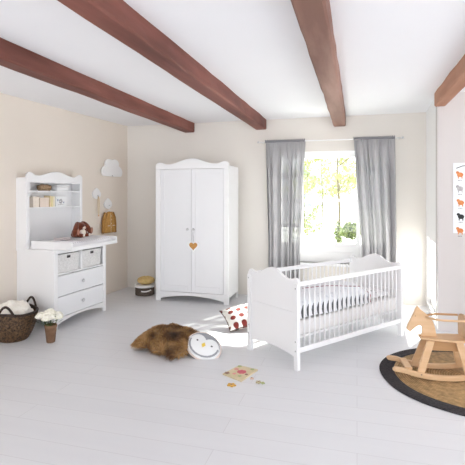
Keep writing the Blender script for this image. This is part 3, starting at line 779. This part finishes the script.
for k in range(15000):
    u, v = rnd.random(), rnd.random()
    s = 1 if rnd.random() < .78 else -1
    if rnd.random() < .22:
        if rnd.random() < .5: u = rnd.choice((0.0, 1.0))+rnd.uniform(-.01, .01)
        else: v = rnd.choice((0.0, 1.0))+rnd.uniform(-.01, .01)
        u, v = min(1, max(0, u)), min(1, max(0, v))
    p = sgnd(u, v, s)
    out = Vector((p.x*2.4, p.y*2.4, (1.1 if s > 0 else -.3)*.6)); out.normalize()
    flow = Vector((noise.noise(p*7+Vector((5, 0, 0))), noise.noise(p*7+Vector((0, 9, 0))), noise.noise(p*7)*.4))*1.7
    d = (out*.7+flow+Vector((rnd.uniform(-.3, .3), rnd.uniform(-.3, .3), rnd.uniform(-.1, .3)))).normalized()
    L_ = rnd.uniform(.035, .065); w_ = rnd.uniform(.0016, .003)
    side = d.cross(Vector((rnd.uniform(-1, 1), rnd.uniform(-1, 1), rnd.uniform(-1, 1)))).normalized()*w_
    q1 = p+d*L_*.55; q2 = p+d*L_+Vector((0, 0, -.35*L_))
    q1.z = max(q1.z, .004); q2.z = max(q2.z, .003)
    cn = noise.noise(p*9+Vector((2, 2, 2)))+rnd.uniform(-.25, .25)
    fb_.mi = 1 if cn > .18 else (2 if cn < -.18 else 0)
    a, b2, c3, d4, e5 = [fb_.bm.verts.new(q) for q in (p-side, p+side, q1+side*.8, q1-side*.8, q2)]
    fb_._f([a, b2, c3, d4]); fb_._f([d4, c3, e5])
o = fb_.done('shaggy_fur', None, fc); o['kind'] = 'stuff'

# ================================================================ PENGUIN PILLOW (round, leaning on the fur cushion)
pp = thing('penguin_pillow', 'round white and grey pillow with bird face leaning on the fur cushion', 'pillow', (-1.378, 3.895, .085))
# local frame: disc in x (across) / y (up the face), local z = face normal
nf = Vector((.30, -.62, .72)).normalized()
upv = Vector((.22, .50, .66)); upv = (upv-nf*upv.dot(nf)).normalized(); rt = upv.cross(nf)
pp.rotation_euler = Matrix((rt, upv, nf)).transposed().to_euler()
PR, PU = .162, .130
def disc_t(x, y): # thickness profile
    q = min(1, (x/PR)**2+(y/PU)**2); return (1-q)**.5
MB().ball((0, 0, 0), (PR, PU, .050), 40, 18).done('pillow_body', M_wcot, pp)
MB().tube([(PR*1.0*math.cos(a), PU*1.0*math.sin(a), -.006) for a in [2*PI*i/48 for i in range(48)]], .011, 8, closed=True).done('tan_border', M_tan, pp)
MB().tube([(PR*1.02*math.cos(a), PU*1.02*math.sin(a), -.020) for a in [2*PI*i/48 for i in range(48)]], .006, 8, closed=True).done('seam', M_greyd, pp)
def patch(inside, name, m, lift=.0015, n=90):
    b_ = MB(); V = {}
    def vert(i, j):
        if (i, j) not in V:
            x, y = -PR+2*PR*i/n, -PU+2*PU*j/n; V[(i, j)] = b_.bm.verts.new((x, y, .050*disc_t(x*.985, y*.985)+lift))
        return V[(i, j)]
    for i in range(n):
        for j in range(n):
            x, y = (-PR+2*PR*(i+.5)/n)/PR, (-PU+2*PU*(j+.5)/n)/PU
            if inside(x, y): b_._f([vert(i, j), vert(i+1, j), vert(i+1, j+1), vert(i, j+1)], True)
    return b_.done(name, m, pp)
def hood(x, y):
    r = math.hypot(x, y)
    if r > .985: return False
    lobe1 = math.hypot((x+.42)/.50, (y+.02)/.60) < 1; lobe2 = math.hypot((x-.42)/.50, (y+.02)/.60) < 1
    low = math.hypot(x/.80, (y+.36)/.58) < 1
    return y > -.05 and not (lobe1 or lobe2 or low) and r < .93
patch(hood, 'grey_hood', M_grey)
patch(lambda x, y: .80 < math.hypot(x, y) < .90 and y <= .1, 'grey_ring', M_grey)
patch(lambda x, y: abs(x)/.13+abs(y+.12)/.20 < 1, 'beak', M_yel, .006)
for s in (-1, 1): patch(lambda x, y, s=s: math.hypot(x-s*.45, (y-.05)) < .06, 'eye', M_black, .004)

# ================================================================ DOTTED CUSHION behind the crib head
dm = dots_material('white cotton with brick red dots', (.85,.83,.78), (.18,.022,.016), (10.5, 10.5, .001), .30, .05, offset=(.5, .5, 0))
dc = thing('dotted_cushion', 'white cushion with brick red dots on the floor behind the crib head', 'cushion', (-1.27, 4.84, .078), 0)
def dcf(s):
    def f(u, v):
        x, y = (u-.5)*.46, (v-.5)*.36; e = max(0, (1-abs(2*u-1)**2.6)*(1-abs(2*v-1)**2.6))
        return Vector((x*(1-.10*(1-abs(2*v-1)**2)*abs(2*u-1)), y*(1-.10*(1-abs(2*u-1)**2)*abs(2*v-1)), s*.072*e**.5))
    return f
dc.rotation_euler = (math.radians(24), math.radians(-10), math.radians(33))
dc.location = (-1.24, 4.86, .125)
MB().grid(dcf(1), 30, 30).grid(dcf(-1), 30, 30).done('cushion_cover', dm, dc)
pth = []
for k in range(40):
    t = k/40*4; s_ = int(t); f_ = t-s_
    u, v = [(f_, 0), (1, f_), (1-f_, 1), (0, 1-f_)][s_]; pth.append(dcf(1)(u, v))
MB().tube(pth, .005, 6, closed=True).done('piping', M_hat, dc)

# ================================================================ PUZZLE on the floor
pc = [W(222.5, 374.8), W(239.5, 366.2), W(258, 370.6), W(241.2, 382.2)]
cen = sum(pc, Vector())/4
pz = thing('puzzle_board', 'pale wooden puzzle board with painted flowers lying on the floor', 'puzzle', (cen.x, cen.y, 0))
loc = [(p.x-cen.x, p.y-cen.y) for p in pc]
MB().prism(loc, .0005, .010, axis='z').done('board', mat('pale painted ply', (.74,.62,.42), .6, (.66,.58,.36), 14), pz, bevel=.001)
def bary(a, b): # board coords
    p = [Vector((*q, 0)) for q in loc]; return (p[0]*(1-a)+p[1]*a)*(1-b)+(p[3]*(1-a)+p[2]*a)*b
def mk_flower(name, c, r, m, n=6, par=pz, z0=.0105):
    f = MB()
    for k in range(n):
        a = 2*PI*k/n; f.ball((c.x+r*.6*math.cos(a), c.y+r*.6*math.sin(a), z0+.003), (r*.42, r*.42, .003), 8, 5)
    f.ball((c.x, c.y, z0+.004), (r*.3, r*.3, .004), 8, 5)
    return f.done(name, m, par)
M_rose = mat('rose red paint', (.62,.14,.17), .6); M_greenp = mat('sage paint', (.45,.50,.25), .6); M_brn = mat('brown paint', (.30,.18,.13), .6)
mk_flower('rose_piece', bary(.52, .55), .042, M_rose, 7)
mk_flower('flower_piece', bary(.60, .20), .022, mat('pink paint', (.72,.36,.30)), 6)
mk_flower('flower_piece', bary(.13, .12), .024, M_brn, 5)
mk_flower('leaf_piece', bary(.88, .12), .020, M_greenp, 5)
mk_flower('leaf_piece', bary(.25, .40), .018, mat('pink paint', (.72,.36,.30)), 5)
mk_flower('leaf_piece', bary(.22, .72), .018, M_greenp, 5)
mk_flower('leaf_piece', bary(.88, .80), .018, M_greenp, 5)
mk_flower('leaf_piece', bary(.45, .86), .014, M_brn, 5)
def piece(px, py, r, m, label, n, ax=1.0):
    p = W(px, py); t = thing('puzzle_piece', label, 'puzzle piece', (p.x, p.y, 0), 0, 'loose puzzle pieces')
    f = MB(); pts = []
    for k in range(36):
        a = 2*PI*k/36; q = r*(1+.22*math.cos(n*a)); pts.append((q*math.cos(a)*ax, q*math.sin(a)))
    f.prism(pts, .0005, .010, axis='z').done('piece_body', m, t, bevel=.001)
    MB().ball((0, 0, .011), (r*.35, r*.35, .003), 8, 5).done('painted_centre', M_brn, t)
piece(231.5, 385.6, .026, M_gold, 'golden flower shaped puzzle piece lying left in front of the board', 5, 1.2)
piece(251.8, 379.0, .014, mat('rosy beige paint', (.66,.48,.38)), 'tiny beige puzzle piece right beside the board edge', 3)
piece(258.6, 382.8, .021, mat('olive brown paint', (.45,.40,.25)), 'olive brown flower shaped loose puzzle piece right of the board', 5)
piece(262.8, 383.6, .014, M_greenp, 'small green loose puzzle piece farthest right of the board', 4)

# ================================================================ RUG
RC = Vector((.905, 3.985, 0)); RR = .715
rug = thing('round_rug', 'round golden jute rug with charcoal border under the rocking horse', 'rug', RC)
MB().lathe([(0, .001), (RR-.112, .001), (RR-.112, .010), (0, .010)], 96).done('jute_centre', M_jute, rug)
b = MB()
def ringf(u, v):
    a = 2*PI*u; k = [(RR-.1115, .001), (RR-.1115, .011), (RR-.08, .0125), (RR-.03, .0125), (RR, .010), (RR+.004, .005), (RR, .001)]
    t = v*6; i = min(5, int(t)); f_ = t-i; r = k[i][0]+(k[i+1][0]-k[i][0])*f_; z = k[i][1]+(k[i+1][1]-k[i][1])*f_
    return Vector((r*math.cos(a)*(1+.003*math.sin(7*a)), r*math.sin(a)*(1+.003*math.sin(7*a)), z))
b.grid(ringf, 128, 6).done('charcoal_border', M_char, rug)

# ================================================================ ROCKING HORSE
HZ = .0135
hO = Vector((.645, 3.978, HZ)); hu = Vector((-.99, -.12, 0)).normalized()   # hu: towards the head
ha = math.atan2(hu.y, hu.x)
rh = thing('rocking_horse', 'pale beech wooden rocking horse standing on the round jute rug', 'rocking horse', hO, ha)
SP = .127
def hs(px, py, lat=0.0):                  # survey in the upright plane of the horse; lat > 0 nearer the viewer
    n = Vector((-hu.y, hu.x, 0)); o = hO+n*lat
    p = RW(px, py, (o.x, o.y), (hu.x, hu.y)); return ((p-o).dot(hu), p.z-HZ)
def rocker(side):
    ctr = []; HL = .385
    for i in range(45):
        s = -HL+2*HL*i/44; a = abs(s)
        z = .021+.046*(min(a, .30)/.30)**2
        if a > .30: z += .006*math.sin((a-.30)/.085*PI*.5)
        th_ = .042-.004*a/HL
        if a > HL-.024: th_ *= max(.35, math.sqrt(max(0, 1-((a-HL+.024)/.026)**2)))
        ctr.append((s, z, th_/2))
    y = side*SP
    MB().prism([(s, z-t) for s, z, t in ctr]+[(s, z+t) for s, z, t in ctr[::-1]], y-.016, y+.016).done('rocker', M_beech, rh, bevel=.006)
for s in (-1, 1): rocker(s)
for s_ in (.255, -.255): MB().box(s_-.028, s_+.028, -SP+.0165, SP-.0165, .068, .086).done('cross_board', M_beech, rh, bevel=.003)
ZS = .297
def leg(xt, xb_, side):
    yt, yb = side*.066, side*(SP-.026)
    b_ = MB(); v = []
    for (x, y, z) in ((xt, yt, ZS-.001), (xb_, yb, .045)):
        for dx, dy in ((-.030, -.011), (.030, -.011), (.030, .011), (-.030, .011)): v.append(b_.bm.verts.new((x+dx, y+dy, z)))
    for a in ((0, 1, 2, 3), (7, 6, 5, 4), (0, 4, 5, 1), (1, 5, 6, 2), (2, 6, 7, 3), (3, 7, 4, 0)): b_._f([v[i] for i in a])
    b_.done('leg', M_beech, rh, bevel=.004)
for side in (-1, 1): leg(.075, .160, side); leg(-.145, -.205, side)
MB().box(-.165, .070, -.050, .050, ZS-.085, ZS-.001).done('body_block', M_beech2, rh, bevel=.005)
MB().prism([(.150, -.02), (.145, -.055), (.06, -.075), (-.1, -.10), (-.20, -.10), (-.225, 0), (-.20, .10), (-.1, .10), (.06, .075), (.145, .055), (.150, .02)], ZS, ZS+.018, axis='z').done('seat', M_beech, rh, bevel=.006)
head = [hs(*p) for p in ((436.3, 336.5), (434.9, 328), (432.4, 320.5), (426.5, 314), (420, 309), (417.3, 305.6), (415.2, 308.6), (413.4, 313), (410.2, 319.5), (407.6, 324.5), (406.6, 328), (407.8, 330.6), (410.4, 331.2), (413.2, 328.8), (416.2, 326.2), (419.0, 325.0), (421.3, 326.0), (422.0, 329), (421.4, 333), (420.6, 336.8))]
zb = ZS+.0185
head = [(a, max(b_, zb)) for a, b_ in head]; head[0] = (head[0][0], zb); head[-1] = (head[-1][0], zb)
MB().prism(head, -.013, .013).done('head_board', M_beech, rh, bevel=.004)
ex, ez = hs(413.6, 315.5)
for s in (-1, 1): MB().lathe([(.004, 0), (.004, .0015)], 10, Matrix.Translation((ex-.01, s*.013, ez)) @ Matrix.Rotation(-s*PI/2, 4, 'X')).done('eye', M_brn, rh)
ZR = .475
for s in (-1, 1):
    path = []
    for i in range(21):
        t = i/20; x = .095-.280*t; path.append((x, s*(.015+.085*math.sin(min(1, t*2.2)*PI/2)**.8), ZR))
    MB().tube(path, .009, 10).done('side_rail', M_beech2 if s < 0 else M_beech, rh)
MB().prism([(-.108, zb), (.108, zb), (.114, .42), (.108, ZR), (.06, ZR+.022), (0, ZR+.030), (-.06, ZR+.022), (-.108, ZR), (-.114, .42)], -.208, -.190, axis='x').done('backrest', M_beech, rh, bevel=.005)
for s in (-1, 1):
    MB().lathe([(.006, 0), (.006, .0025)], 10, Matrix.Translation((.165, s*(SP+.0161), .045)) @ Matrix.Rotation(-s*PI/2, 4, 'X')).done('dowel_cap', M_brn, rh)

# ================================================================ POSTER
pa = RW(453, 163, (0, PY), (1, 0)); pb = RW(453, 233, (0, PY), (1, 0))
pw = .42
po = thing('animal_poster', 'white poster with rows of orange and black animal pictures on the right wall', 'poster', (pa.x+pw/2, PY-.0085, pb.z))
ph_ = pa.z-pb.z
MB().box(-pw/2, pw/2, -.004, -.0005, 0, ph_).done('sheet', M_paper, po)
rnd = random.Random(21)
kinds = [M_orange, M_gprint, M_orange, M_black, M_orange]
for r_ in range(5):
    for c_ in range(4):
        x = -pw/2+.075+c_*.092+rnd.uniform(-.01, .01); z = ph_-.13-r_*.152
        pr = MB().use(kinds[(r_+c_*2) % 5])
        pr.ball((x, -.0042, z), (.032, .0008, .026), 14, 7).ball((x-.026, -.0042, z+.024), (.017, .0008, .016), 10, 5)
        for k in (-.018, .018): pr.box(x+k-.005, x+k+.005, -.0048, -.0042, z-.042, z-.012)
        pr.use(M_black)
        for k in range(3): pr.box(x-.022+k*.014, x-.014+k*.014, -.0048, -.0042, z-.064, z-.056)
        pr.done('animal_picture', None, po)
MB().tube([(-pw/2+.03, -.0046, ph_-.06), (-pw/2+.09, -.0046, ph_-.035), (-pw/2+.20, -.0046, ph_-.028), (pw/2-.03, -.0046, ph_-.06)], .004, 6).done('printed_arch', M_black, po)

# ================================================================ OUTSIDE
g = MB().box(-30, 40, YB+.35, 60, -.42, -.40).done('ground', M_ground); g['kind'] = 'structure'; g['label'] = 'pale courtyard paving outside the window'
g = MB().prism([(-14, -16), (16, -16), (16, YN-.02), (-14, YN-.02)], -.12, -.01, axis='z').done('bounce_terrace', mat('pale terrace stone', (.60,.62,.65), .9, (.55,.57,.60), 1.5)); g['kind'] = 'structure'; g['label'] = 'added pale stone paving that bounces sunlight into the open room'  # unseen slab added to bounce sunlight up to the ceiling
def leaves(b, c, R, n, size, rnd):
    for k in range(n):
        d = Vector((rnd.gauss(0, 1), rnd.gauss(0, 1), rnd.gauss(0, 1))).normalized()*(rnd.random()**.4)
        p = Vector(c)+Vector((d.x*R[0], d.y*R[1], d.z*R[2]))
        a = Vector((rnd.gauss(0, 1), rnd.gauss(0, 1), rnd.gauss(0, 1))).normalized(); e = a.cross(Vector((rnd.gauss(0, 1), rnd.gauss(0, 1), .3))).normalized()
        s = size*rnd.uniform(.6, 1.4); b.mi = rnd.choice((0, 0, 1))
        b._f([b.bm.verts.new(q) for q in (p-a*s, p-e*s*.5, p+a*s, p+e*s*.5)])
def tree(x, y, h, blobs, label, m1, m2, tr=.14, n=420, size=.16, seed=1):
    rnd = random.Random(seed); gz = -.4
    t = thing('garden_tree', label, 'tree', (x, y, gz), 0, 'trees outside the window')
    tk = MB().tube([(0, 0, 0), (.04, 0, h*.3), (-.05, .05, h*.6), (.02, 0, h*.92)], [tr, tr*.85, tr*.6, tr*.25], 10)
    for k in range(5):
        a = rnd.random()*6.28; z0 = h*rnd.uniform(.4, .7); L_ = rnd.uniform(.7, 1.5)
        tk.tube([(0, 0, z0), (math.cos(a)*L_*.5, math.sin(a)*L_*.5, z0+.4), (math.cos(a)*L_, math.sin(a)*L_, z0+1.0)], [tr*.35, tr*.22, tr*.08], 6)
    tk.done('trunk', M_trunk, t)
    b = MB().use(m1).use(m2)
    if isinstance(blobs, tuple):
        z0, z1, rr, cnt, br = blobs
        blobs = []
        for k in range(cnt):
            z_ = rnd.uniform(z0, z1); w_ = math.sin(PI*min(1, (z_-z0)/(z1-z0)*.8+.15)); a = rnd.random()*6.28; q_ = rr*w_*math.sqrt(rnd.random())
            blobs.append((q_*math.cos(a), q_*math.sin(a), z_, br*rnd.uniform(.6, 1.3)))
    for (bx_, by_, bz_, r) in blobs: leaves(b, (bx_, by_, bz_), (r, r, r*.75), n, size, rnd)
    b.done('foliage', None, t)
def at(px, Z):  # ground spot under an image column at a given distance
    X = (px-232.5)/F*Z; return X*CT-Z*ST, X*ST+Z*CT
x, y = at(338.5, 16)
tree(x, y, 4.6, (2.0, 4.6, 1.0, 22, .30), 'slim garden tree with yellow green leaves standing right of centre in the window', M_leafy, M_leaf, .055, 60, .050, 4)
x, y = at(338.5, 16.0); tk = thing('trunk_ivy', 'dark green ivy climbing round the foot of the slim garden tree', 'plant', (x, y, -.4))
b = MB().use(M_leaf).use(M_leafd); leaves(b, (0, 0, .50), (.16, .16, .48), 420, .05, random.Random(2)); b.done('foliage', None, tk)
x, y = at(322, 26); tree(x, y, 5.6, (1.9, 6.0, 1.9, 34, .50), 'tall garden tree with pale yellow crown filling the upper window middle', M_leafy, M_leaf, .05, 70, .075, 8)
x, y = at(303, 19); tree(x, y, 4.6, (1.0, 4.9, 1.0, 26, .32), 'light green garden tree at the left edge of the window view', M_leaf, M_leafy, .04, 60, .055, 12)
x, y = at(357, 21); tree(x, y, 4.8, (2.1, 5.2, 1.2, 26, .36), 'light green garden tree at the right edge of the window view', M_leafy, M_leaf, .04, 60, .060, 16)
def bush(px, Z, r, h, label, m1, m2, n, seed):
    x, y = at(px, Z); rnd = random.Random(seed)
    t = thing('garden_bush', label, 'bush', (x, y, -.4), 0, 'bushes outside the window')
    b = MB().use(m1).use(m2); leaves(b, (0, 0, h*.55), (r, r*.7, h*.5), n, .08, rnd); b.done('foliage', None, t)
    MB().tube([(0, 0, 0), (0, 0, h*.6)], .03, 6).done('stem', M_trunk, t)
bush(352, 18.5, .42, .75, 'rounded dark green bush on the right outside the window', M_leaf, M_leafd, 700, 3)
bush(344.5, 20, .22, .40, 'low green bush between the tree trunk and the rounded bush', M_leaf, M_leafd, 260, 5)
bush(306, 20, .75, .95, 'wide pale green bush on the left outside the window', M_leaf, M_leafy, 330, 7)
x, y = at(300, 34)
hs = thing('garden_house', 'pale house with grey roof far behind the garden trees', 'house', (x, y, -.4), TH)
MB().box(-4, 1.4, 0, 5, 0, 2.6).done('walls', M_house, hs)
MB().prism([(-4.4, 2.601), (1.8, 2.601), (.6, 3.7), (-3.2, 3.7)], -.4, 5.4).done('roof', M_roof, hs)
for k in range(3): MB().box(-2.6+k*1.4, -1.9+k*1.4, -.03, -.001, 1.0, 2.0).done('window', M_roof, hs)

# ================================================================ LIGHT
wo = bpy.data.worlds.new('World'); bpy.context.scene.world = wo; wo.use_nodes = True
nt = wo.node_tree; bg = nt.nodes['Background']; bg.inputs['Color'].default_value = (.93, .96, 1, 1); bg.inputs['Strength'].default_value = 1.0
sd = bpy.data.lights.new('sun', 'SUN'); sd.energy = 11.0; sd.angle = math.radians(1.2); sd.color = (1, .97, .92)
so = bpy.data.objects.new('sun', sd); C.objects.link(so)
trav = Vector((-.46, -1.0, -.86)); so.rotation_euler = trav.to_track_quat('-Z', 'Y').to_euler(); so.location = (2, 12, 9)

# ================================================================ CAMERA
cd = bpy.data.cameras.new('camera'); co = bpy.data.objects.new('camera', cd); C.objects.link(co)
cd.sensor_width = 36; cd.lens = F/465*36; cd.shift_y = -(232.5-195.0)/465
co.location = (0, 0, HC); co.rotation_euler = (PI/2, 0, TH); cd.clip_end = 200
sc = bpy.context.scene; sc.camera = co
sc.view_settings.view_transform = 'Standard'; sc.view_settings.look = 'None'; sc.view_settings.gamma = 1; sc.view_settings.use_curve_mapping = False
sc.view_settings.exposure = 1.66
sc.cycles.max_bounces = 12; sc.cycles.diffuse_bounces = 8; sc.cycles.transparent_max_bounces = 16
